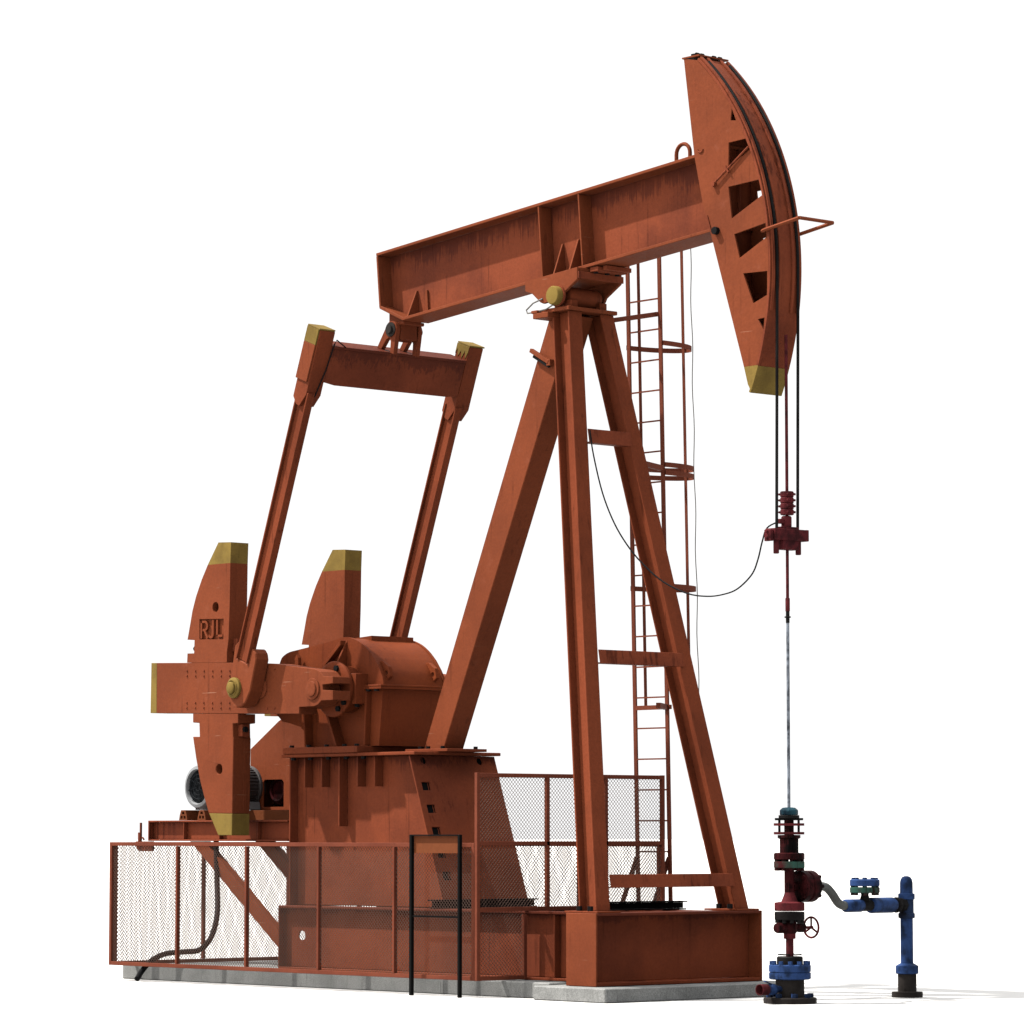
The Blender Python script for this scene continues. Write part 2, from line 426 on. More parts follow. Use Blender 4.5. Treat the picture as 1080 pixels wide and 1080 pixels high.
for x in (-8.09, -7.72):
    m = MB()
    m.prism([(x - .085, 1.907), (x + .085, 1.907), (x + .07, 1.97), (x + .045, 2.03), (x - .045, 2.03), (x - .07, 1.97)], -.55, .62,
            holes=[[(x - .05, 1.925), (x - .012, 1.925), (x - .012, 1.96), (x - .045, 1.96)], [(x + .012, 1.925), (x + .05, 1.925), (x + .045, 1.96), (x + .012, 1.96)], [(x - .025, 1.98), (x + .025, 1.98), (x + .018, 2.01), (x - .018, 2.01)]])
    m.build('slide_rail', SIGN, jack, bevel=.003)
MB().box(-7.62, -5.99, .02, .72, 1.908, 2.026).build('guard_base', SIGN, jack, bevel=.003)
# --- cranks with counterweights
arm = [(-8.03, 3.807), (-6.18, 3.748), (-5.74, 3.722), (-4.96, 3.628), (-4.88, 3.60), (-4.82, 3.546), (-4.647, 3.536), (-4.647, 3.461), (-4.839, 3.45), (-4.83, 3.39),
       (-4.646, 3.377), (-4.646, 3.27), (-4.857, 3.269), (-4.92, 3.225), (-4.991, 3.207), (-5.263, 3.204), (-5.263, 3.126), (-8.03, 3.199)]
tip = [(-8.145, 3.811), (-8.03, 3.807), (-8.03, 3.199), (-8.155, 3.202)]
wt = [(-6.585, 4.945), (-6.592, 4.492), (-6.612, 4.042), (-6.642, 3.885), (-6.642, 3.7655), (-7.423, 3.790), (-7.416, 3.90), (-7.285, 3.897), (-7.278, 4.055),
      (-7.418, 4.065), (-7.364, 4.257), (-7.324, 4.408), (-7.256, 4.573), (-7.147, 4.77), (-7.027, 4.945)]
wtip = [(-6.82, 5.203), (-6.574, 5.192), (-6.585, 4.945), (-7.027, 4.945)]
wb = [(-7.302, 3.177), (-6.417, 3.1535), (-6.416, 3.044), (-6.517, 3.039), (-6.510, 2.878), (-6.503, 2.865), (-6.518, 1.98), (-6.974, 1.987), (-7.06, 2.16), (-7.147, 2.363), (-7.234, 2.64),
      (-7.299, 2.90), (-7.166, 2.897), (-7.176, 3.061), (-7.301, 3.069)]
wbtip = [(-6.518, 1.98), (-6.524, 1.725), (-6.789, 1.725), (-6.974, 1.987)]


def letters(mb, x, y, z, h, depth, t=.027):
    """the cast letters R, J and L as strokes standing in the recess"""
    def stroke(pts):
        for i in range(len(pts) - 1):
            (a, b), (c, d) = pts[i], pts[i + 1]
            e = Vector((c - a, 0, d - b)).normalized() * t * .3
            mb.bar(Vector((x + a, y + .0007 * i, z + b)) - e, Vector((x + c, y + .0007 * i, z + d)) + e, depth, t, up=(0, 0, 1) if abs(d - b) < abs(c - a) * 3 else (1, 0, 0))
    bowl = [(.075 + .052 * math.cos(R(a)), h * .73 + h * .25 * math.sin(R(a))) for a in range(90, -91, -20)]
    stroke([(.014, 0), (.014, h)]); stroke([(.014, h * .98)] + bowl + [(.014, h * .48)]); stroke([(.07, h * .47), (.135, 0)])
    hook = [(.20 + .045 * math.cos(R(a)), h * .2 + h * .2 * math.sin(R(a))) for a in range(0, -151, -25)]
    stroke([(.245, h)] + hook)
    stroke([(.325, h), (.325, .012)]); stroke([(.325, .012), (.425, .012)])


for s in (-1, 1):
    fl = (lambda q: q) if s < 0 else (lambda q: q.mirror())
    Y0, Y1 = -1.006, -.745
    m = MB()
    boss = circ(-5.985, 3.445, .052, 16)
    m.prism(arm, Y0, -.90, holes=[boss], cap1=False); m.prism(arm, -.90, Y1)
    m.prism(tip, Y0, Y1, mat=1)
    # boss round the spare pin hole, tapering into the arm
    m.prism([(-6.30, 3.55)] + [(-5.985 + .125 * math.cos(a), 3.445 + .125 * math.sin(a)) for a in [R(90 - 12 * i) for i in range(16)]] + [(-6.30, 3.33)], Y0 - .022, Y0 - .001, holes=[boss])
    for k in range(6):
        for zz in (3.69, 3.63, 3.31, 3.25):
            x = -7.42 + .168 * k
            if x < -6.5: m.cyl((x, Y0 + .001, zz - (x + 7.4) * .03), (x, Y0 - .012, zz - (x + 7.4) * .03), .013, 6, mat=2)
    for x in (-5.86, -5.72):
        for zz in (3.66, 3.20): m.cyl((x, Y0 + .001, zz), (x, Y0 - .012, zz), .013, 6, mat=2)
    m.lathe([(.125, -.002), (.125, .018), (.085, .02), (.085, .034), (.06, .036)], (-5.01, Y0, 3.406), (0, -1, 0), 28)
    cr = fl(m).build('crank', [ORANGE, YELLOW, STREAKY], jack, bevel=.006)
    # upper counterweight with its recessed letters
    m = MB()
    hole = circ(-6.868, 4.434, .062, 18)
    rec = [(-7.184, 4.303), (-6.706, 4.288), (-6.712, 4.043), (-7.181, 4.060)]
    m.prism(wt, Y0, Y0 + .035, holes=[hole, rec], cap1=False); m.prism(wt, Y0 + .035, Y0 + .16, holes=[hole], cap1=False); m.prism(wt, Y0 + .16, Y1)
    m.prism(wtip, Y0, Y1, mat=1)
    if s < 0: letters(m, -7.165, Y0 + .019, 4.077, .195, .034)
    fl(m).build('counterweight', [ORANGE, YELLOW], cr)
    m = MB(); hole = circ(-6.778, 2.506, .062, 18)
    m.prism(wb, Y0, Y0 + .16, holes=[hole], cap1=False); m.prism(wb, Y0 + .16, Y1); m.prism(wbtip, Y0, Y1, mat=1)
    fl(m).build('counterweight', [ORANGE, YELLOW], cr, bevel=.006)
    for bb in ((-7.36, -7.28, -.93, -.82, 3.91, 4.04), (-6.64, -6.54, -.93, -.82, 3.90, 4.05), (-6.56, -6.43, -.93, -.82, 2.89, 3.03)): fl(MB().box(*bb)).build('clamp_block', STREAKY, cr)
    fl(MB().lathe([(.03, 0), (.03, .05)], (-7.36, -.9, 3.96), (-1, 0, 0), 6)).build('clamp_bolt', GREASE, cr)
    fl(MB().lathe([(.035, 0), (.035, .04)], (-6.43, -.9, 2.97), (1, 0, 0), 6)).build('clamp_bolt', GREASE, cr)

# --- pitmans and equalizer (frame n, d about the crank pin)
TH = R(20.275); dv = Vector((math.sin(TH), 0, math.cos(TH))); nv = Vector((math.cos(TH), 0, -math.sin(TH))); PO = Vector((-6.208, 0, 3.447))
pf = lambda a, b, c: PO + nv * a + dv * b + Vector((0, c, 0))
for s in (-1, 1):
    fl = (lambda q: q) if s < 0 else (lambda q: q.mirror())
    m = MB()
    q = lambda n0, n1, y0, y1, d0, d1, mat=0: m.prism([(n0, d0), (n1, d0), (n1, d1), (n0, d1)], y0, y1, pf, mat=mat)
    ya, yb = (-1.238, -1.138) if s < 0 else (-1.115, -1.015)
    q(-.093, -.07, ya, yb, .34, 3.62); q(.105, .13, ya, yb, .34, 3.62)
    q(-.068, .103, *((ya + .036, ya + .052) if s < 0 else (yb - .052, yb - .036)), .34, 3.62)
    pt = fl(m).build('pitman', DEEP, jack, bevel=.004)
    m = MB()
    pl = [(-.098, .335), (-.098, .50), (-.131, .528), (-.182, .46), (-.142, .2), (-.11, -.06), (-.075, -.14), (-.011, -.19), (.05, -.215), (.12, -.205), (.19, -.165), (.245, -.10), (.284, .057), (.27, .3), (.262, .44), (.225, .50), (.18, .525), (.135, .53), (.135, .335)]
    m.prism(pl, -1.215, -1.022, pf)
    fl(m).build('bearing_plate', ORANGE, pt, bevel=.012)
    m = MB(); m.lathe([(.122, 0), (.122, .03), (.10, .045), (.07, .047), (.07, .075), (.055, .085)], PO + Vector((0, -1.215, 0)), (0, -1, 0), 28)
    m.torus(PO + Vector((0, -1.264, 0)), (0, 1, 0), .088, .008)
    fl(m).build('pin_cap', YELLOW, pt, smooth=True)
    m = MB()
    m.prism([(-.13, 3.52), (-.13, 4.365), (.102, 4.365), (.102, 3.60), (.02, 3.44), (-.05, 3.45)], -1.243, -1.028, pf)
    fl(m).build('top_bracket', DEEP, pt, bevel=.006)
    m = MB()
    m.prism([(-.13, 4.367), (.102, 4.367), (.102, 4.385), (-.13, 4.385)], -1.262, -1.028, pf, mat=1)
    if s < 0:
        m.prism([(-.14, 3.74), (.075, 3.74), (.082, 4.18), (-.138, 4.18)], -1.262, -1.23, pf)
        m.prism([(-.138, 4.182), (.082, 4.182), (.085, 4.366), (-.136, 4.366)], -1.262, -1.23, pf, mat=1)
    else:
        m.prism([(-.13, 4.22), (-.10, 4.30), (-.07, 4.21), (-.03, 4.29), (0, 4.20), (.04, 4.30), (.07, 4.21), (.10, 4.30), (.102, 4.366), (-.13, 4.366)], -1.027, -1.022, pf, mat=1)
    fl(m).build('cover_plate', [ORANGE, YELLOW], pt, bevel=.003)
    if s < 0:
        pts = [pf(.02, d, -1.152) for d in (.42, 1.2, 2.2, 3.2)] + [pf(.06, 3.42, -1.19), pf(.115, 3.6, -1.12), pf(.115, 3.9, -1.05), pf(.115, 4.22, -1.01), pf(.09, 4.27, -.97), pf(.14, 4.2, -.85)]
        MB().tube(pts, .008, 6).build('grease_line', RUBBER, pt)
m = MB()
q = lambda n0, n1, y0, y1, d0, d1, mat=0: m.prism([(n0, d0), (n1, d0), (n1, d1), (n0, d1)], y0, y1, pf, mat=mat)
q(-.20, .115, -1.022, 1.022, 4.165, 4.20)
m.prism([(-1.026, 3.76), (-.86, 3.735), (.86, 3.735), (1.026, 3.76), (1.026, 4.163), (-1.026, 4.163)], -.06, .10, fr=lambda a, b, c: PO + nv * c + dv * b + Vector((0, a, 0)))
eq = m.build('equalizer', EQP, jack, bevel=.006)
PN, PD = .074, 4.464
for y0 in (-.20, .14):
    leg1 = [(-.10, 4.202), (-.02, 4.202), (.03, 4.33), (.075, 4.37), (.115, 4.33), (.15, 4.202), (.22, 4.202), (.175, PD)]
    top = [(PN + .1 * math.cos(a), PD + .1 * math.sin(a)) for a in [R(0 + 15 * i) for i in range(13)]]
    MB().prism(leg1[:-1] + top, y0, y0 + .06, pf).build('lug', DEEP, eq, bevel=.006)
MB().cyl(pf(PN, PD, -.245), pf(PN, PD, .245), .05, 18).lathe([(.085, 0), (.085, .012)], pf(PN, PD, -.214), (0, 1, 0), 24).build('pin', DARKSTEEL, eq, smooth=True)

# --- tripod post
for s in (-1, 1):
    m = MB(); p0 = (-.10, s * 1.034, ZS + .022); p1 = (-1.38, s * .24, 7.49); w = .1
    m.sweep2([(-.022, -w), (0, -w), (0, w), (-.022, w)], p0, p1)
    m.sweep2([(-.27, -w), (-.248, -w), (-.248, w), (-.27, w)], p0, p1)
    m.sweep2([(-.246, -.01), (-.024, -.01), (-.024, .01), (-.246, .01)], p0, p1)
    lg = m.build('front_leg', DEEP, jack, bevel=.005)
    m = MB(); m.box(-.52, -.01, s * 1.034 - .17, s * 1.034 + .17, ZS + .002, ZS + .022)
    m.build('base_plate', DEEP, lg, bevel=.003)
    bolts(lg, [(-.33, s * 1.034 - .13, ZS + .023), (-.15, s * 1.034 - .14, ZS + .023), (-.33, s * 1.034 + .14, ZS + .023)], (0, 0, 1), .032, .05)
for z, t in ((6.08, .155), (3.64, .15), (1.245, .14)):
    k = (z - .935) / 6.555; x = -.10 - 1.28 * k; yi = .934 - (.934 - .149) * k
    m = MB(); kx = -1.28 / 6.555
    h = t / 2
    m.prism([(x + .004 - kx * h, z - h), (x + .02 - kx * h, z - h), (x + .02 + kx * h, z + h), (x + .004 + kx * h, z + h)], -yi + .01, yi + (.05 if z < 5 else .01))
    m.prism([(x - .12 - kx * h, z - h), (x + .003 - kx * h, z - h), (x + .003 - kx * h, z - h + .012), (x - .12 - kx * h, z - h + .012)], -yi + .01, yi - .01)
    m.build('cross_brace', STREAKY, jack, bevel=.003)
m = MB().prism([(-4.05, 2.70), (-3.70, 2.70), (-1.50, 7.46), (-1.91, 7.46)], -.15, .15)
rl = m.build('rear_leg', ORANGE, jack, bevel=.008)
MB().box(-4.20, -3.46, -.30, .30, ZT + .042, ZT + .075).build('base_plate', DEEP, rl, bevel=.004)
bolts(rl, [(-4.0, -.24, ZT + .076), (-3.85, -.25, ZT + .076), (-3.6, -.25, ZT + .076), (-3.6, .25, ZT + .076)], (0, 0, 1), .026, .03)
a = Vector((-2.02, 0, 7.12)); m = MB()
m.bar((-2.16, -.19, 7.13), (-1.86, -.19, 6.97), .05, .045); m.bar((-2.12, -.19, 7.06), (-1.86, -.19, 6.92), .03, .03, mat=1); m.box(-1.89, -1.83, -.21, .17, 6.93, 7.0)
m.build('clamp', [ORANGE, GREASE], rl, bevel=.003)
m = MB(); m.box(-1.86, -1.345, -.37, .37, 7.492, 7.535); m.box(-1.87, -1.62, -.43, .20, 7.43, 7.49); m.box(-1.90, -1.80, -.43, -.33, 7.492, 7.525)
m.build('top_plate', ORANGE, jack, bevel=.005)

# --- walking beam
T = math.tan(R(4.84)); topz = lambda x: 8.539 + (x + 4.868) * T; botz = lambda x: 7.695 + (x + 4.386) * T
XE = .95
m = MB()
m.prism([(-4.868 + .03, topz(-4.868) - .036), (XE, topz(XE) - .036), (XE, botz(XE) + .036), (-4.386, 7.695 + .037), (-4.807 + .03, 7.877 + .03)], -.009, .009)
wk = m.build('walking_beam', WEBP, jack)
m = MB()
m.prism([(-4.868, topz(-4.868) - .034), (XE, topz(XE) - .034), (XE, topz(XE)), (-4.872, topz(-4.872))], -.2, .2)
m.build('top_flange', ORANGE, wk, bevel=.004)
m = MB()
m.prism([(-4.386, 7.695), (XE, botz(XE)), (XE, botz(XE) + .034), (-4.386 + .004, 7.695 + .036), (-4.79, 7.91), (-4.807, 7.877)], -.2, .2)
m.build('bottom_flange', ORANGE, wk, bevel=.004)
m = MB(); m.prism([(-4.87, topz(-4.87) - .036), (-4.84, topz(-4.84) - .036), (-4.78, 7.905), (-4.81, 7.885)], -.2, .2)
m.build('end_plate', ORANGE, wk, bevel=.004)
up = Vector((-math.sin(R(4.84)), 0, math.cos(R(4.84)))); al = Vector((up.z, 0, -up.x))


def rib(x, pts, th=.022):
    """plate square to the beam at bottom-flange station x; pts = (y, height over the flange)"""
    o = Vector((x, 0, botz(x) + .036))
    for s in (-1, 1):
        m = MB().prism(pts, -th / 2, th / 2, fr=lambda a, b, c: o + Vector((0, s * a, 0)) + up * b + al * c)
        m.build('stiffener', ORANGE, wk, bevel=.003)


HB = .808
for x in (-1.97, -1.312): rib(x, [(.011, 0), (.196, 0), (.196, HB), (.011, HB)])
for x in (-1.79, -1.53): rib(x, [(.011, 0), (.19, 0), (.03, .36), (.011, .36)])
rib(-4.31, [(.011, 0), (.19, 0), (.03, .32), (.011, .32)])
rib(-4.13, [(.011, .05), (.035, .05), (.035, .29), (.011, .29)], .03)
m = MB(); m.tube([(-.02, 0, 8.95)] + [(.085 + .105 * math.cos(R(180 - 15 * i)), 0, 9.075 + .105 * math.sin(R(15 * i))) for i in range(13)] + [(.19, 0, 8.965)], .022, 8)
m.build('lifting_eye', ORANGE, wk, smooth=True)
m = MB(); m.box(-4.70, -4.50, -.125, .125, 7.49, 7.68); m.prism([(-4.72, 7.68), (-4.46, 7.68), (-4.41, 7.70), (-4.72, 7.83)], -.125, .125)
m.box(-4.70, -4.42, -.15, .17, 7.66, 7.70)
m.build('tail_bearing', DEEP, wk, bevel=.008)
# saddle bearing
sp = [(-2.10, 7.885), (-2.10, 7.775), (-1.99, 7.74), (-1.85, 7.625), (-1.80, 7.605), (-1.50, 7.64), (-1.47, 7.69), (-1.24, 7.82), (-1.24, 7.955)]
m = MB()
for s in (-1, 1): m.prism(sp, *sorted((s * .30, s * .338)))
m.prism([(-2.10, 7.80), (-1.24, 7.86), (-1.24, 7.957), (-2.10, 7.884)], -.298, .298)
sb = m.build('saddle_bearing', ORANGE, jack, bevel=.005)
m = MB(); m.box(-1.236, -1.21, -.338, .338, 7.83, 7.905)
m.build('front_plate', STREAKY, sb, bevel=.003)
m = MB(); m.lathe([(.10, -.24), (.115, -.2), (.115, .2), (.10, .24)], (-1.55, 0, 7.665), (0, 1, 0), 28)
for s in (-1, 1): m.box(-1.69, -1.41, *sorted((s * .17, s * .27)), 7.537, 7.62)
m.build('bearing_barrel', DEEP, sb, smooth=True, bevel=.006)
for s in (-1,):
    MB().lathe([(.105, 0), (.105, .06), (.095, .075), (.03, .08)], (-1.55, s * .36, 7.665), (0, s, 0), 28).build('bearing_cap', YELLOW, sb, smooth=True)
    MB().lathe([(.12, 0), (.12, .024)], (-1.55, s * .337, 7.665), (0, s, 0), 28).build('cap_ring', STREAKY, sb, smooth=True)
MB().bar((-1.14, -.18, 7.935), (-1.14, .26, 7.935), .13, .05).build('clamp_bar', STREAKY, sb, bevel=.004)
MB().bar((-1.03, -.12, 7.945), (-1.03, .26, 7.945), .06, .05).build('clamp_bar', STREAKY, sb, bevel=.004)
bolts(sb, [(-1.17, y, 7.895) for y in (-.12, .05, .2)], (0, 0, 1), .028, .02)
MB().tube([(-1.80, -.345, 7.66), (-1.93, -.37, 7.62), (-2.02, -.39, 7.55), (-1.99, -.4, 7.51), (-1.85, -.4, 7.51), (-1.7, -.38, 7.53), (-1.58, -.38, 7.57)], .009, 6).build('grease_line', WIRE, sb, smooth=True)

# --- horse head
AC = (-1.51, 7.68); AR = 3.095
ar = lambda r, a: (AC[0] + r * math.cos(R(a)), AC[1] + r * math.sin(R(a)))
A0, A1 = -24.9, 48.5
AY = math.degrees(math.asin((6.63 - AC[1]) / AR))
plate = [(.323, 10.047), (.478, 8.971), (.60, 8.45), (.672, 8.25), (1.206, 6.63)] + [ar(AR, AY + (A1 - AY) * i / 30) for i in range(31)]
ytip = [(1.206, 6.63), (1.262, 6.44), (1.30, ar(AR, A0)[1])] + [ar(AR, A0 + (AY - A0) * i / 4) for i in range(5)]
cut = [[(1.046, 9.403), (1.027, 9.277), (1.108, 9.265)], [(.997, 9.043), (1.247, 9.052), (1.309, 8.926), (.992, 8.771)], [(.99, 8.57), (1.443, 8.59), (1.491, 8.42), (1.038, 8.226)],
       [(1.074, 8.053), (1.535, 8.118), (1.549, 7.967), (1.151, 7.79)], [(1.203, 7.621), (1.556, 7.608), (1.55, 7.355), (1.349, 7.288)], [(1.416, 7.114), (1.512, 7.121), (1.495, 6.994)]]
m = MB()
m.prism([(.335, 10.03), (.36, 10.03), (.51, 8.99), (.485, 8.985)], -.198, .198); m.prism([(.70, 8.12), (.73, 8.12), (1.31, 6.43), (1.285, 6.42)], -.198, .198)
m.prism([(.90, 9.35), (.915, 9.35), (.915, 7.6), (.90, 7.6)], -.198, .198)
for z0, xr in ((8.71, 1.30), (8.14, 1.46), (7.70, 1.5)): m.prism([(.93, z0 - .03), (xr, z0 + .10), (xr, z0 + .112), (.93, z0 - .018)], -.198, -.02)
hh = m.build('horse_head', DEEP, jack)
for s in (-1, 1):
    m = MB(); y = sorted((s * .20, s * .22))
    m.prism(plate, *y, holes=cut); m.prism(ytip, *y, mat=1)
    m.build('side_plate', [ORANGE, YELLOW], hh, bevel=.003)
m = MB()


def arcstrip(r0, r1, y0, y1, a0, a1, n=36, mat=0):
    vs = []; fs = []
    for i in range(n + 1):
        a = a0 + (a1 - a0) * i / n
        for r, y in ((r0, y0), (r1, y0), (r1, y1), (r0, y1)):
            p = ar(r, a); vs.append((p[0], y, p[1]))
    for i in range(n):
        for k in range(4): fs.append([i * 4 + k, i * 4 + (k + 1) % 4, i * 4 + 4 + (k + 1) % 4, i * 4 + 4 + k])
    fs += [[3, 2, 1, 0], [n * 4 + k for k in range(4)]]
    m.add(vs, fs, mat)


arcstrip(AR + .001, AR + .03, -.235, .235, AY, A1); arcstrip(AR + .001, AR + .03, -.235, .235, A0 - .4, AY, 8, 1)
m.build('arc_plate', [STREAKY, YELLOW], hh, bevel=.003)
for s in (-1, 1):
    m = MB()
    for y in (.098, .198):
        m = MB(); arcstrip(AR + .031, AR + .052, *sorted((s * (y - .018), s * (y + .018))), -9., A1); m.build('cable_guide', STREAKY, hh, bevel=.002)
m = MB(); m.box(.30, .56, -.225, .225, 10.046, 10.062); m.bar((.30, -.19, 10.055), (.34, -.19, 10.055), .05, .02)
m.build('top_plate', ORANGE, hh)
m = MB(); m.bar((.46, -.22, 10.072), (.46, .24, 10.072), .05, .02)
for y in (-.15, -.08, .1, .19): m.cyl((.46, y - .02, 10.08), (.46, y + .02, 10.08), .024, 10)
m.build('cable_clamp', GREASE, hh)
m = MB(); m.tube([(1.50, -.235, 8.032), (1.56, -.25, 8.04), (2.045, -.24, 8.108)], .02, 6); m.tube([(2.045, -.24, 8.108), (2.05, .26, 8.108)], .02, 6); m.tube([(2.05, .26, 8.108), (1.50, .25, 8.032)], .02, 6)
m.build('cable_keeper', ORANGE, hh, smooth=True)
m = MB(); m.tube([(.79, -.245, 8.622), (1.305, -.235, 8.955)], .012, 6); m.bar((.97, -.245, 8.79), (1.02, -.245, 8.72), .02); m.cyl((.79, -.222, 8.622), (.79, -.26, 8.622), .03, 8)
m.build('locking_pin', STREAKY, hh)
m = MB(); m.cyl((.82, -.222, 8.118), (.82, -.27, 8.118), .042, 8)
m.build('head_pin', GREASE, hh)
m = MB(); m.torus((.575, -.225, 9.035), (0, 1, 0), .04, .008, 12, 6, arc=math.pi * .9, a0=0.2); m.bar((.675, -.226, 8.30), (.735, -.226, 8.12), .008, .012)
m.build('lashing_ring', STREAKY, hh)

# ------------------------------------------------------------------ electric motor
MX, MZ = -7.87, 2.312
mo = thing('electric_motor', 'grey finned electric motor with round fan grille beside the belt guard', 'motor', (MX, -.1, 2.03))
m = MB(); m.lathe([(.225, -.30), (.225, .28)], (MX, 0, MZ), (0, 1, 0), 48)
for i in range(36):
    a = 2 * math.pi * i / 36; d = Vector((math.cos(a), 0, math.sin(a)))
    c0 = Vector((MX, -.28, MZ)) + d * .235
    m.bar(c0, c0 + Vector((0, .54, 0)), .008, .03, up=d)
m.build('body', MOTORF, mo)
m = MB(); m.lathe([(.235, .26), (.262, .27), (.265, .33), (.24, .37), (.1, .40)], (MX, 0, MZ), (0, 1, 0), 40)
m.build('end_bell', MOTORF, mo, smooth=True)
m = MB(); m.lathe([(.262, -.30), (.268, -.34), (.268, -.47), (.25, -.505), (.215, -.515), (.205, -.50), (.20, -.46)], (MX, 0, MZ), (0, 1, 0), 44)
m.build('fan_cover', MOTORP, mo, smooth=True)
m = MB(); m.lathe([(.2, -.475), (.2, -.47)], (MX, 0, MZ), (0, 1, 0), 36)
for r in (.05, .1, .15): m.torus((MX, -.488, MZ), (0, 1, 0), r, .006, 28, 5)
for i in range(8):
    a = 2 * math.pi * i / 8 + .2; m.bar((MX + .03 * math.cos(a), -.488, MZ + .03 * math.sin(a)), (MX + .2 * math.cos(a), -.488, MZ + .2 * math.sin(a)), .008)
m.build('fan_grille', GRILLE, mo)
for s in (-1, 1): MB().prism([(MX + s * .09, MZ - .18), (MX + s * .23, MZ - .18), (MX + s * .25, 2.034), (MX + s * .09, 2.034)], -.3, .28).build('foot', MOTORP, mo, bevel=.006)
MB().box(MX - .11, MX + .03, -.12, .14, MZ + .225, MZ + .33).build('terminal_box', MOTORP, mo, bevel=.01)
bolts(mo, [(MX - .19, -.35, 2.034), (MX + .17, -.35, 2.034)], (0, 0, 1), .03, .03)

# ------------------------------------------------------------------ caged ladder
LX0, LX1 = -2.03, -1.51
ly = lambda z: 1.34 - .165 * z / 8.2
la = thing('caged_ladder', 'tall narrow rust brown ladder with hooped safety cage behind the far leg', 'ladder', (-1.77, 1.34, 0))
for x in (LX0, LX1):
    MB().bar((x, ly(0), .0), (x, ly(8.55), 8.55), .05, .022, up=(0, 1, 0)).build('rail', FENCE, la)
z = 7.78; first = None
while z > .2:
    if first is None:
        first = MB().bar((LX0 + .02, ly(z), z), (LX1 - .02, ly(z), z), .017).build('rung', FENCE, la); z0 = z
    else: copy_part(first, la, (0, ly(z) - ly(z0), z - z0))
    z -= .3465
xc = (LX0 + LX1) / 2


def hooppt(t, z, e=0.): return Vector((xc + (.30 + e) * math.cos(t), ly(z) + .02 + (.66 + e) * math.sin(t) if math.sin(t) > 0 else ly(z), z))


for z in (7.27, 5.89, 5.80, 4.52):
    m = MB(); n = 26
    for i in range(n):
        a, b = hooppt(math.pi * i / n, z), hooppt(math.pi * (i + 1) / n, z)
        m.bar(a, b, .008, .055, caps=False)
    m.build('hoop', FENCE, la)
for t in (165, 100):
    MB().bar(hooppt(R(t), 3.16, -.008), hooppt(R(t), 8.5, -.008), .036, .01, up=Vector((math.cos(R(t)), math.sin(R(t)), 0))).build('cage_bar', FENCE, la)
for z, xr in ((7.6, LX1), (3.16, LX1 + .1), (5.85, LX1)):
    m = MB(); m.bar((LX0 + .02, ly(z) - .02, z), (xr - .02, ly(z) - .02, z), .03, .05)
    if z > 7: 
        m.bar((-1.62, .34, 7.44), (LX0 + .05, ly(z) - .03, z), .03, .05)
        m.bar((-1.45, .34, 7.44), (LX1 - .05, ly(z) - .03, z), .03, .05)
    else: m.bar((LX1, ly(z) - .02, z), (LX1 + .35, .80 if z < 4 else .45, z), .05, .06)
    m.build('bracket', FENCE, la)
for x in (LX0, LX1): MB().bar((x, ly(1.5) - .01, 1.48), (x - .72, ly(0) - .01, .02), .05, .03).build('brace', FENCE, la)
pts = []
for i in range(40):
    z = 8.5 - 5.3 * i / 39; p = hooppt(R(60), z, .012); pts.append((p.x + .01 * math.sin(i * .9), p.y, z))
tag(MB().tube(pts, .006, 5).build('safety_wire', WIRE, loc=(-1.6, 1.8, 3.2)), 'thin grey wire hanging straight along the outside of the ladder cage', 'wire')

# ------------------------------------------------------------------ guard fence
PA, PB, WW = .0455, .0455, .0036


def mesh_panel(o, u, W, z0, z1, off):
    """expanded-metal sheet as two families of slanting strands clipped to the panel"""
    m = MB(); H = z1 - z0; k = PB / PA; u = Vector(u)
    span = W + H / k; n = int(span / PA) + 2
    for i in range(n):
        for sgn in (1, -1):
            x0 = i * PA - H / k + off if sgn > 0 else i * PA + off
            # point (x, z): z = sgn*k*(x-x0)
            pts = []
            if sgn > 0: t0, t1 = max(0, -x0), min(H / k, W - x0)
            else: t0, t1 = max(0, x0 - W), min(H / k, x0)
            if t1 - t0 < .02: continue
            a = Vector(o) + u * (x0 + sgn * t0) + Vector((0, 0, z0 + k * t0)); b = Vector(o) + u * (x0 + sgn * t1) + Vector((0, 0, z0 + k * t1))
            m.bar(a, b, WW, WW, caps=False)
    return m


def fence(label, o, u, L, bays, z0, z1, rails=(), post_h=None, skip=None, pw=.045, panels=None, posts=None):
    """o = start at z 0; u = unit direction"""
    u = Vector(u); o = Vector(o)
    f = thing('guard_fence', label, 'fence', (o.x, o.y, z0), 'mesh fence panels round the crank')
    for z in (z0 + pw / 2, z1 - pw / 2) + tuple(rails):
        MB().bar(o + u * (pw / 2 + .001) + Vector((0, 0, z)), o + u * (L - pw / 2 - .001) + Vector((0, 0, z)), pw, pw).build('rail', FENCE, f, bevel=.003)
    for i in range(bays + 1):
        p = o + u * (L * i / bays); w = pw if i in (0, bays) else pw * 1.1
        e = .0 if i in (0, bays) else pw + .002
        MB().bar(p + Vector((0, 0, z0 + e)), p + Vector((0, 0, z1 - e)), w, w * (1 if i in (0, bays) else .7), up=u).build('post', FENCE, f, bevel=.003)
    for i in range(bays):
        a = o + u * (L * i / bays + pw / 2)
        mesh_panel(a, u, L / bays - pw, z0 + pw, z1 - pw, i * .037).build('mesh_panel', MESH, f)
    return f


FX0, FX1, FY0, FY1 = -8.15, -1.506, -1.56, 1.19
fence('long low rust orange mesh fence nearest the viewer in front of the pedestal', (FX0, FY0, 0), (1, 0, 0), FX1 - FX0 - .05, 5, .18, 1.645)
fence('low mesh fence on the far side, seen through the other mesh behind the pedestal', (FX0, FY1, 0), (1, 0, 0), FX1 - FX0 - .05, 5, .18, 1.645)
fence('short low mesh fence closing the far left end behind the motor platform', (FX0, FY0 + .05, 0), (0, 1, 0), FY1 - FY0 - .1, 2, .18, 1.645)
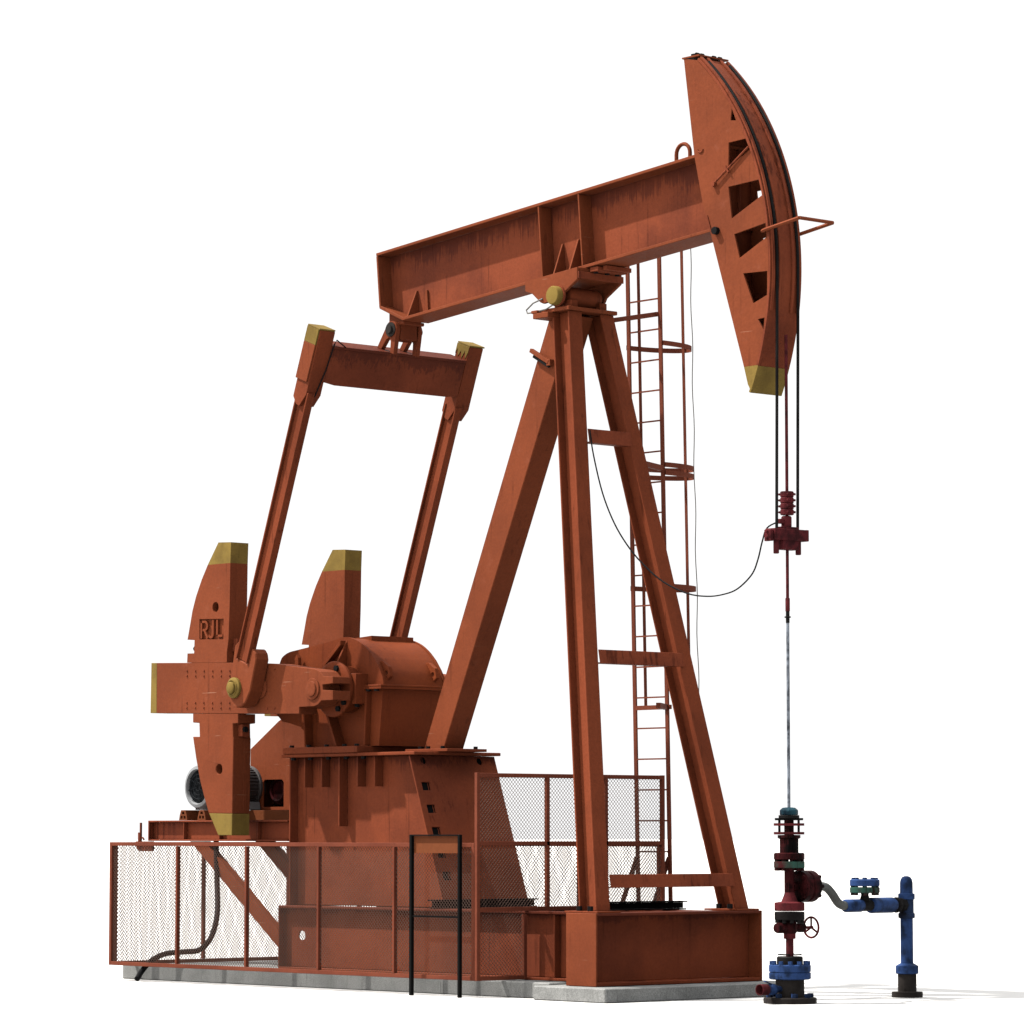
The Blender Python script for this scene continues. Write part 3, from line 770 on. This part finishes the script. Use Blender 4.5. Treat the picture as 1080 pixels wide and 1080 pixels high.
# tall screen across the skid between pedestal and tripod
f = thing('guard_fence', 'tall mesh screen standing across the skid between pedestal and front legs', 'fence', (FX1, FY0, .18), 'mesh fence panels round the crank')
pw = .045
for y, za, zb in ((FY0, .18, 2.395), (-.885, .18, ZS - .035), (-.55, ZS + .046, 2.348), (.32, ZS + .046, 2.348), (FY1, ZS + .002, 2.395)):
    MB().bar((FX1, y, za), (FX1, y, zb), pw, pw, up=(0, 1, 0)).build('post', FENCE, f, bevel=.003)
for z, ya, yb in ((2.37, FY0, FY1), (1.64, FY0, FY1), (ZS + .023, FY0, FY1), (.203, FY0, -.885)):
    MB().bar((FX1 + .0, ya + pw / 2 + .001, z), (FX1, yb - pw / 2 - .001, z), pw, pw).build('rail', FENCE, f, bevel=.003)
for y0, y1, za, zb in ((FY0, FY1, ZS + .046, 1.617), (FY0, FY1, 1.663, 2.347), (FY0, -.885, .226, ZS - .001)):
    mesh_panel((FX1 - .004, y0 + pw / 2, 0), (0, 1, 0), y1 - y0 - pw, za, zb, .02).build('mesh_panel', MESH, f)

# ------------------------------------------------------------------ black sign frame in front of the fence
sf = thing('sign_frame', 'black two-post frame with a blank brown board in front of the low fence', 'sign frame', (-2.06, -1.67, 0))
for x, w in ((-2.46, .04), (-1.664, .035)):
    MB().box(x - w / 2, x + w / 2, -1.69, -1.65, 0, 1.735).build('post', BLACK, sf, bevel=.003)
MB().box(-2.438, -1.683, -1.68, -1.66, .845, .865).build('rail', BLACK, sf)
MB().box(-2.438, -1.683, -1.69, -1.648, 1.72, 1.735).build('rail', BLACK, sf)
MB().box(-2.436, -1.685, -1.655, -1.650, 1.535, 1.718).build('board', SIGN, sf)

# ------------------------------------------------------------------ cables and hose


hose = smooth_path([(-7.49, -.5, 1.66), (-7.334, -.6, 1.171), (-7.068, -.8, .782), (-6.997, -.95, .506), (-7.02, -1.1, .374), (-7.166, -1.2, .351), (-7.406, -1.3, .325), (-7.525, -1.42, .246), (-7.536, -1.55, .126), (-7.46, -1.68, .035)])
m = MB()
for i in range(len(hose) * 3 - 3):
    pass
m.tube(hose, .033, 12)
tag(m.build('power_hose', RUBBER, smooth=True, loc=(-7.46, -1.68, 0)), 'thick black hose curving down from the motor platform to the ground', 'hose')
cab = smooth_path([(-1.02, -.52, 5.93), (-.872, -.497, 6.11), (-.821, -.49, 5.833), (-.7, -.471, 5.414), (-.54, -.447, 5.076), (-.349, -.418, 4.811), (-.134, -.385, 4.597), (.116, -.347, 4.413), (.427, -.299, 4.279), (.686, -.26, 4.238), (.895, -.228, 4.25),
                   (1.078, -.2, 4.302), (1.26, -.172, 4.444), (1.339, -.16, 4.599), (1.395, -.151, 4.785), (1.456, -.142, 4.92), (1.57, -.09, 4.985)][1:], 5)
tag(MB().tube(cab, .0085, 6).build('sensor_cable', RUBBER, smooth=True, loc=(1.5, -.1, 4.9)), 'thin black cable sagging from the near front leg to the red carrier bar', 'cable')

# ------------------------------------------------------------------ bridle and polished rod
WX = 1.60
br = thing('bridle', 'twin black wire ropes with red carrier bar and polished rod under the horse head', 'bridle', (WX, 0, 2.))
for s in (-1, 1):
    y = -.148 if s < 0 else .166
    pts = [Vector((ar(AR + .046, a)[0], y, ar(AR + .046, a)[1])) for a in [47 - 47 * i / 30 for i in range(31)]]
    x = pts[-1].x
    pts += [Vector((x - .03 * k / 6, y, 7.6 - (7.6 - 4.86) * k / 6)) for k in range(7)]
    MB().tube(pts, .016, 8).build('wire_rope', GREASE, br, smooth=True)
m = MB()
m.box(WX - .06, WX + .06, -.105, .131, 4.69, 4.93); m.box(WX - .075, WX + .075, -.24, .25, 4.785, 4.905)
m.box(WX - .05, WX + .05, -.285, -.24, 4.77, 4.89); m.box(WX - .05, WX + .05, .25, .29, 4.79, 4.91)
for y in (-.155, .175): m.cyl((WX, y, 4.645), (WX, y, 4.80), .03, 14)
m.lathe([(.055, 0), (.055, .10), (.045, .115)], (WX, 0, 4.93), (0, 0, 1), 20)
m.bar((WX, -.05, 4.985), (WX, -.115, 4.985), .05)
for y, z in ((-.29, 4.80), (-.29, 4.87), (.29, 4.82), (.29, 4.89)): m.cyl((WX, y, z), (WX, y + .022 * (1 if y > 0 else -1), z), .02, 6)
m.build('carrier_bar', MAROON, br, bevel=.006)
m = MB()
for k in range(4):
    z = 5.055 + k * .0625
    m.lathe([(.066, 0), (.071, .006), (.071, .052), (.066, .06)], (WX, 0.01, z), (0, 0, 1), 18)
    for sx in (-1, 1): m.cyl((WX + .06 * sx, -.05, z + .03), (WX + .06 * sx, .07, z + .03), .014, 6)
    m.box(WX - .080, WX + .080, -.006, .026, z + .006, z + .054)
m.build('rod_clamp', MAROON, br, bevel=.003)
MB().cyl((WX, .01, 4.05), (WX, .01, 6.95), .017, 12).lathe([(.024, 0), (.024, .13), (.02, .14)], (WX, .01, 4.05), (0, 0, 1), 14).build('upper_rod', MAROON, br, smooth=True)
m = MB(); m.lathe([(.02, 0), (.02, .05), (.035, .055), (.035, .065), (.02, .07), (.02, .12)], (WX, .01, 3.93), (0, 0, 1), 14)
m.build('coupling', GREASE, br, smooth=True)
MB().cyl((WX, .01, 1.95), (WX, .01, 3.95), .017, 12).build('polished_rod', CHROME, br, smooth=True)

# ------------------------------------------------------------------ wellhead
wh = thing('wellhead', 'oil wellhead with blue base flange, dark red valve stack and hand wheel', 'wellhead', (WX, 0, 0))
C0 = (WX, 0.01, 0)


def ring_parts(r, z, n, br_, h, mat, off=0., c=None, parent=None):
    c = c or C0
    bolts(parent or wh, [(c[0] + r * math.cos(2 * math.pi * (i + off) / n), c[1] + r * math.sin(2 * math.pi * (i + off) / n), z) for i in range(n)], (0, 0, 1), br_, h, mat)


m = MB(); m.lathe([(.275, .0), (.275, .055), (.265, .062), (.15, .064)], C0, (0, 0, 1), 16)
m.build('base_flange', DARKSTEEL, wh, bevel=.004)
ring_parts(.215, .063, 8, .034, .04, BLUE, .25)
m = MB(); m.lathe([(.148, .06), (.148, .28)], C0, (0, 0, 1), 32); m.build('casing', DARKSTEEL, wh, smooth=True)
m = MB(); m.lathe([(.20, .245), (.217, .255), (.217, .315), (.205, .318), (.205, .322), (.217, .325), (.217, .39), (.20, .398)], C0, (0, 0, 1), 40)
ring_parts(.188, .395, 12, .024, .04, BLUE, .5); m.build('casing_flange', BLUE, wh, smooth=True)
m = MB(); m.lathe([(.135, .39), (.135, .47), (.125, .482)], C0, (0, 0, 1), 32)
for i in range(4):
    a = i * math.pi / 2 + .5; m.bar((WX + .05 * math.cos(a), .01 + .05 * math.sin(a), .497), (WX + .125 * math.cos(a), .01 + .125 * math.sin(a), .502), .03, .014)
m.build('tubing_hanger', GREASE, wh, smooth=True)
m = MB(); m.lathe([(.041, .48), (.041, .66), (.063, .662), (.063, .72), (.05, .73)], C0, (0, 0, 1), 20); m.build('riser', MAROON, wh, smooth=True)
m = MB(); m.lathe([(.05, .70), (.075, .73), (.08, .80), (.06, .85)], C0, (0, 0, 1), 24); m.lathe([(.05, -.19), (.055, -.17), (.055, -.1), (.045, -.09), (.045, .12), (.05, .14), (.05, .2), (.02, .22)], (WX, .01, .775), (0, 1, 0), 22)
m.build('valve_body', OILY, wh, smooth=True)
m = MB(); hc = Vector((WX + .03, .30, .775)); m.torus(hc, (0, 1, 0), .105, .012, 32, 8)
for i in range(3):
    a = R(90 + 120 * i); m.tube([hc, hc + Vector((math.cos(a), 0, math.sin(a))) * .1], .011, 6)
m.cyl(hc + Vector((0, -.1, 0)), hc + Vector((0, .02, 0)), .016, 10)
m.build('hand_wheel', MAROON, wh, smooth=True)
m = MB(); m.lathe([(.15, .855), (.156, .862), (.156, .935), (.15, .94)], C0, (0, 0, 1), 36); ring_parts(.13, .825, 10, .022, .031, GREASE); m.build('lower_flange', GREASE, wh, smooth=True)
m = MB(); m.lathe([(.148, .948), (.156, .955), (.156, 1.03), (.148, 1.036), (.085, 1.045), (.055, 1.12), (.05, 1.15)], C0, (0, 0, 1), 36); m.build('flange_neck', MAROON, wh, smooth=True)
m = MB(); m.lathe([(.052, 1.12), (.052, 1.37), (.08, 1.392)], C0, (0, 0, 1), 24); m.build('tee_body', OILY, wh, smooth=True)
m = MB(); m.lathe([(.152, 1.39), (.16, 1.396), (.16, 1.453), (.152, 1.458)], C0, (0, 0, 1), 36); m.build('worn_flange', GREEN, wh, smooth=True)
ring_parts(.135, 1.362, 10, .022, .028, OILY); ring_parts(.135, 1.452, 10, .02, .026, OILY); m = MB()
m.lathe([(.152, 1.476), (.16, 1.482), (.16, 1.538), (.145, 1.548)], C0, (0, 0, 1), 36); m.build('upper_flange', OILY, wh, smooth=True)
m = MB(); m.lathe([(.098, 1.54), (.098, 1.69), (.118, 1.70), (.118, 1.73), (.05, 1.732), (.05, 1.885)], C0, (0, 0, 1), 32); m.build('stuffing_box', OILY, wh, smooth=True)
m = MB()
for z in (1.736, 1.826):
    m.prism([(-.155, -.05), (-.06, -.095), (.06, -.095), (.155, -.05), (.155, .05), (.06, .095), (-.06, .095), (-.155, .05)], z, z + .026, fr=lambda a, b, c: Vector((WX + a * .67 + b * .74, .01 + a * .74 - b * .67, c)))
m.build('yoke_plate', MAROON, wh)
m = MB()
for s in (-1, 1): m.cyl((WX + s * .067, .01 + s * .074, 1.735), (WX + s * .067, .01 + s * .074, 1.90), .013, 10)
m.prism([(-.145, -.04), (.145, -.04), (.145, .04), (-.145, .04)], 1.882, 1.906, fr=lambda a, b, c: Vector((WX + a * .67 + b * .74, .01 + a * .74 - b * .67, c)))
m.lathe([(.085, 1.90), (.108, 1.905), (.108, 1.935)], C0, (0, 0, 1), 28); m.build('gland_bolts', GREASE, wh)
m = MB(); m.lathe([(.097, 1.936), (.097, 1.985), (.065, 2.012), (.03, 2.016)], C0, (0, 0, 1), 8); m.build('gland_cap', paint('gland_cap_paint', (.02, .06, .08), (.005, .012, .02), stain=.8, dirtamt=1., scale=9, rough=.35), wh, bevel=.006)
m = MB(); m.lathe([(.05, .04), (.05, .12), (.15, .13), (.165, .145), (.165, .215), (.15, .228), (.15, .235), (.165, .25), (.165, .33), (.14, .36), (.05, .38)], (WX, 0, 1.2), (0, 1, 0), 30)
for i in range(8):
    a = 2 * math.pi * i / 8; m.cyl((WX + .135 * math.cos(a), .11, 1.2 + .135 * math.sin(a)), (WX + .135 * math.cos(a), .37, 1.2 + .135 * math.sin(a)), .022, 8)
m.build('outlet_flange', OILY, wh, smooth=True)
m = MB(); m.lathe([(.03, -.12), (.038, -.2), (.05, -.21), (.06, -.25), (.05, -.31), (.036, -.33)], (WX, 0, .15), (0, 1, 0), 18); m.bar((WX, -.26, .20), (WX, -.36, .235), .03, .01); m.bar((WX, -.26, .2), (WX, -.2, .17), .03, .01)
m.build('side_valve', BLUE, wh, smooth=True)
m = MB(); m.lathe([(.03, -.32), (.058, -.335), (.058, -.44), (.052, -.44), (.048, -.36)], (WX, 0, .15), (0, 1, 0), 18); m.build('side_outlet', MAROON, wh, smooth=True)

# ------------------------------------------------------------------ flow line and standpipe
fl = thing('flow_line', 'blue flow line with grey bent pipe and check valve standing on a flanged post', 'pipeline', (1.437, 1.978, 0))
P = smooth_path([(1.6, .36, 1.2), (1.6, .46, 1.2), (1.6, .56, 1.185), (1.598, .65, 1.12), (1.592, .74, 1.03), (1.585, .82, .995), (1.578, .90, .99), (1.572, .98, .99)], 6)
MB().tube(P, .046, 16).build('bent_pipe', PIPE, fl, smooth=True)
a0 = Vector((1.585, .84, .99)); a1 = Vector((1.437, 1.978, .985)); dd = (a1 - a0).normalized()
at = lambda y: a0 + dd * ((y - a0.y) / dd.y)
m = MB()
m.lathe([(.055, 0), (.068, .02), (.068, .28), (.055, .30)], at(.86), dd, 24)
m.lathe([(.055, 0), (.083, .02), (.083, .40), (.07, .43), (.05, .45)], at(1.31), dd, 28)
m.build('check_valve', BLUE, fl, smooth=True)
m = MB(); m.lathe([(.06, 0), (.06, .2)], at(1.14), dd, 20); m.lathe([(.06, 0), (.04, .07), (.05, .12)], at(1.22) + Vector((0, 0, .04)), (0, 0, 1), 20)
m.build('valve_neck', GREASE, fl, smooth=True)
vc = at(1.22)
m = MB(); m.lathe([(.15, 1.12), (.158, 1.127), (.158, 1.175), (.15, 1.18)], (vc.x, vc.y, 0), (0, 0, 1), 32)
ring_parts(.13, 1.095, 8, .02, .105, GREEN, c=(vc.x, vc.y), parent=fl)
m.build('bonnet_flange', GREEN, fl, smooth=True)
m = MB(); m.lathe([(.15, 1.192), (.158, 1.199), (.158, 1.255), (.14, 1.266)], (vc.x, vc.y, 0), (0, 0, 1), 32)
ring_parts(.12, 1.262, 8, .022, .02, BLUE, c=(vc.x, vc.y), parent=fl)
m.build('valve_bonnet', BLUE, fl, smooth=True)
m = MB(); m.lathe([(.05, 0), (.085, .01), (.085, .05), (.06, .06), (.06, .09), (.075, .1), (.075, .16), (.05, .17)], at(1.76), dd, 8); m.build('union_nut', GREASE, fl, bevel=.004)
PX, PY = 1.437, 1.978; cb = (PX, PY, 0)
m = MB(); m.lathe([(.16, 0), (.166, .006), (.166, .06), (.1, .064)], cb, (0, 0, 1), 32); m.build('base_flange', DARKSTEEL, fl, smooth=True)
m = MB(); m.lathe([(.1, .06), (.1, .27)], cb, (0, 0, 1), 28); m.build('stub', DARKSTEEL, fl, smooth=True)
m = MB(); m.lathe([(.115, .25), (.122, .257), (.122, .335), (.075, .362)], cb, (0, 0, 1), 30); m.build('collar', BLUE, fl, smooth=True)
m = MB(); m.lathe([(.068, .36), (.068, .86)], cb, (0, 0, 1), 26); m.build('standpipe', BLUE, fl, smooth=True)
m = MB(); m.lathe([(.075, .84), (.09, .848), (.09, .892), (.078, .9), (.078, 1.04)], cb, (0, 0, 1), 26); m.build('tee', paint('oily_blue_paint', (.02, .035, .08), (.008, .008, .01), stain=.7, dirtamt=1., scale=6), fl, smooth=True)
m = MB(); m.lathe([(.078, 1.04), (.09, 1.047), (.09, 1.1), (.07, 1.11), (.069, 1.22), (.062, 1.255), (.045, 1.28), (.02, 1.292)], cb, (0, 0, 1), 28); m.build('domed_cap', BLUE, fl, smooth=True)

# ------------------------------------------------------------------ light, sky, camera
SUN, SKY, EXPO = 3.9, .2325, 2.1
W = bpy.data.worlds.new('World'); S.world = W; W.use_nodes = True
nt = W.node_tree; bgn = nt.nodes['Background']
tc = nt.nodes.new('ShaderNodeTexCoord')


def sky_ramp(vec, lo, hi):
    d = nt.nodes.new('ShaderNodeVectorMath'); d.operation = 'DOT_PRODUCT'; nt.links.new(tc.outputs['Generated'], d.inputs[0]); d.inputs[1].default_value = Vector(vec).normalized()
    r = nt.nodes.new('ShaderNodeMapRange'); r.interpolation_type = 'SMOOTHSTEP'; nt.links.new(d.outputs['Value'], r.inputs['Value'])
    r.inputs['From Min'].default_value = lo; r.inputs['From Max'].default_value = hi
    return r.outputs['Result']


def sky_mix(f, a, b):
    x = nt.nodes.new('ShaderNodeMix'); x.data_type = 'RGBA'; nt.links.new(f, x.inputs[0])
    for i, c in ((6, a), (7, b)):
        if isinstance(c, tuple): x.inputs[i].default_value = (*c, 1)
        else: nt.links.new(c, x.inputs[i])
    return x.outputs[2]


low = sky_mix(sky_ramp((-.745, .667, 0), 0., .75), (.50, .58, .68), (1.07, 1.07, 1.07))      # bright hazy horizon towards the far side
low = sky_mix(sky_ramp((-.45, -.87, .15), -.1, .7), low, (3.5, 3.4, 3.3))      # glow of the sky on the sun's side
nt.links.new(sky_mix(sky_ramp((0, 0, 1), .45, .95), low, (4.6, 4.6, 4.6)), bgn.inputs['Color'])      # bright overhead sky
bgn.inputs['Strength'].default_value = SKY
sl_ = bpy.data.lights.new('sun', 'SUN'); sl_.energy = SUN; sl_.angle = R(.9); sl_.color = (1, .965, .91)
so = bpy.data.objects.new('sun', sl_); COL.objects.link(so); so.location = (-10, -8, 20)
so.rotation_euler = Vector((.436, .363, -.823)).to_track_quat('-Z', 'Y').to_euler()

cam = bpy.data.cameras.new('camera'); co = bpy.data.objects.new('camera', cam); COL.objects.link(co)
cam.sensor_width = 36; cam.lens = 36 * 3972.0156 / 1080; cam.clip_start = .5; cam.clip_end = 3000
co.location = (28.8782, -28.2099, 1.7405); co.rotation_euler = (R(90) + .0853, 0, .8416)
S.camera = co
S.render.resolution_x = S.render.resolution_y = 1024
v = S.view_settings; v.view_transform = 'Standard'; v.look = 'None'; v.gamma = 1; v.use_curve_mapping = False; v.exposure = EXPO
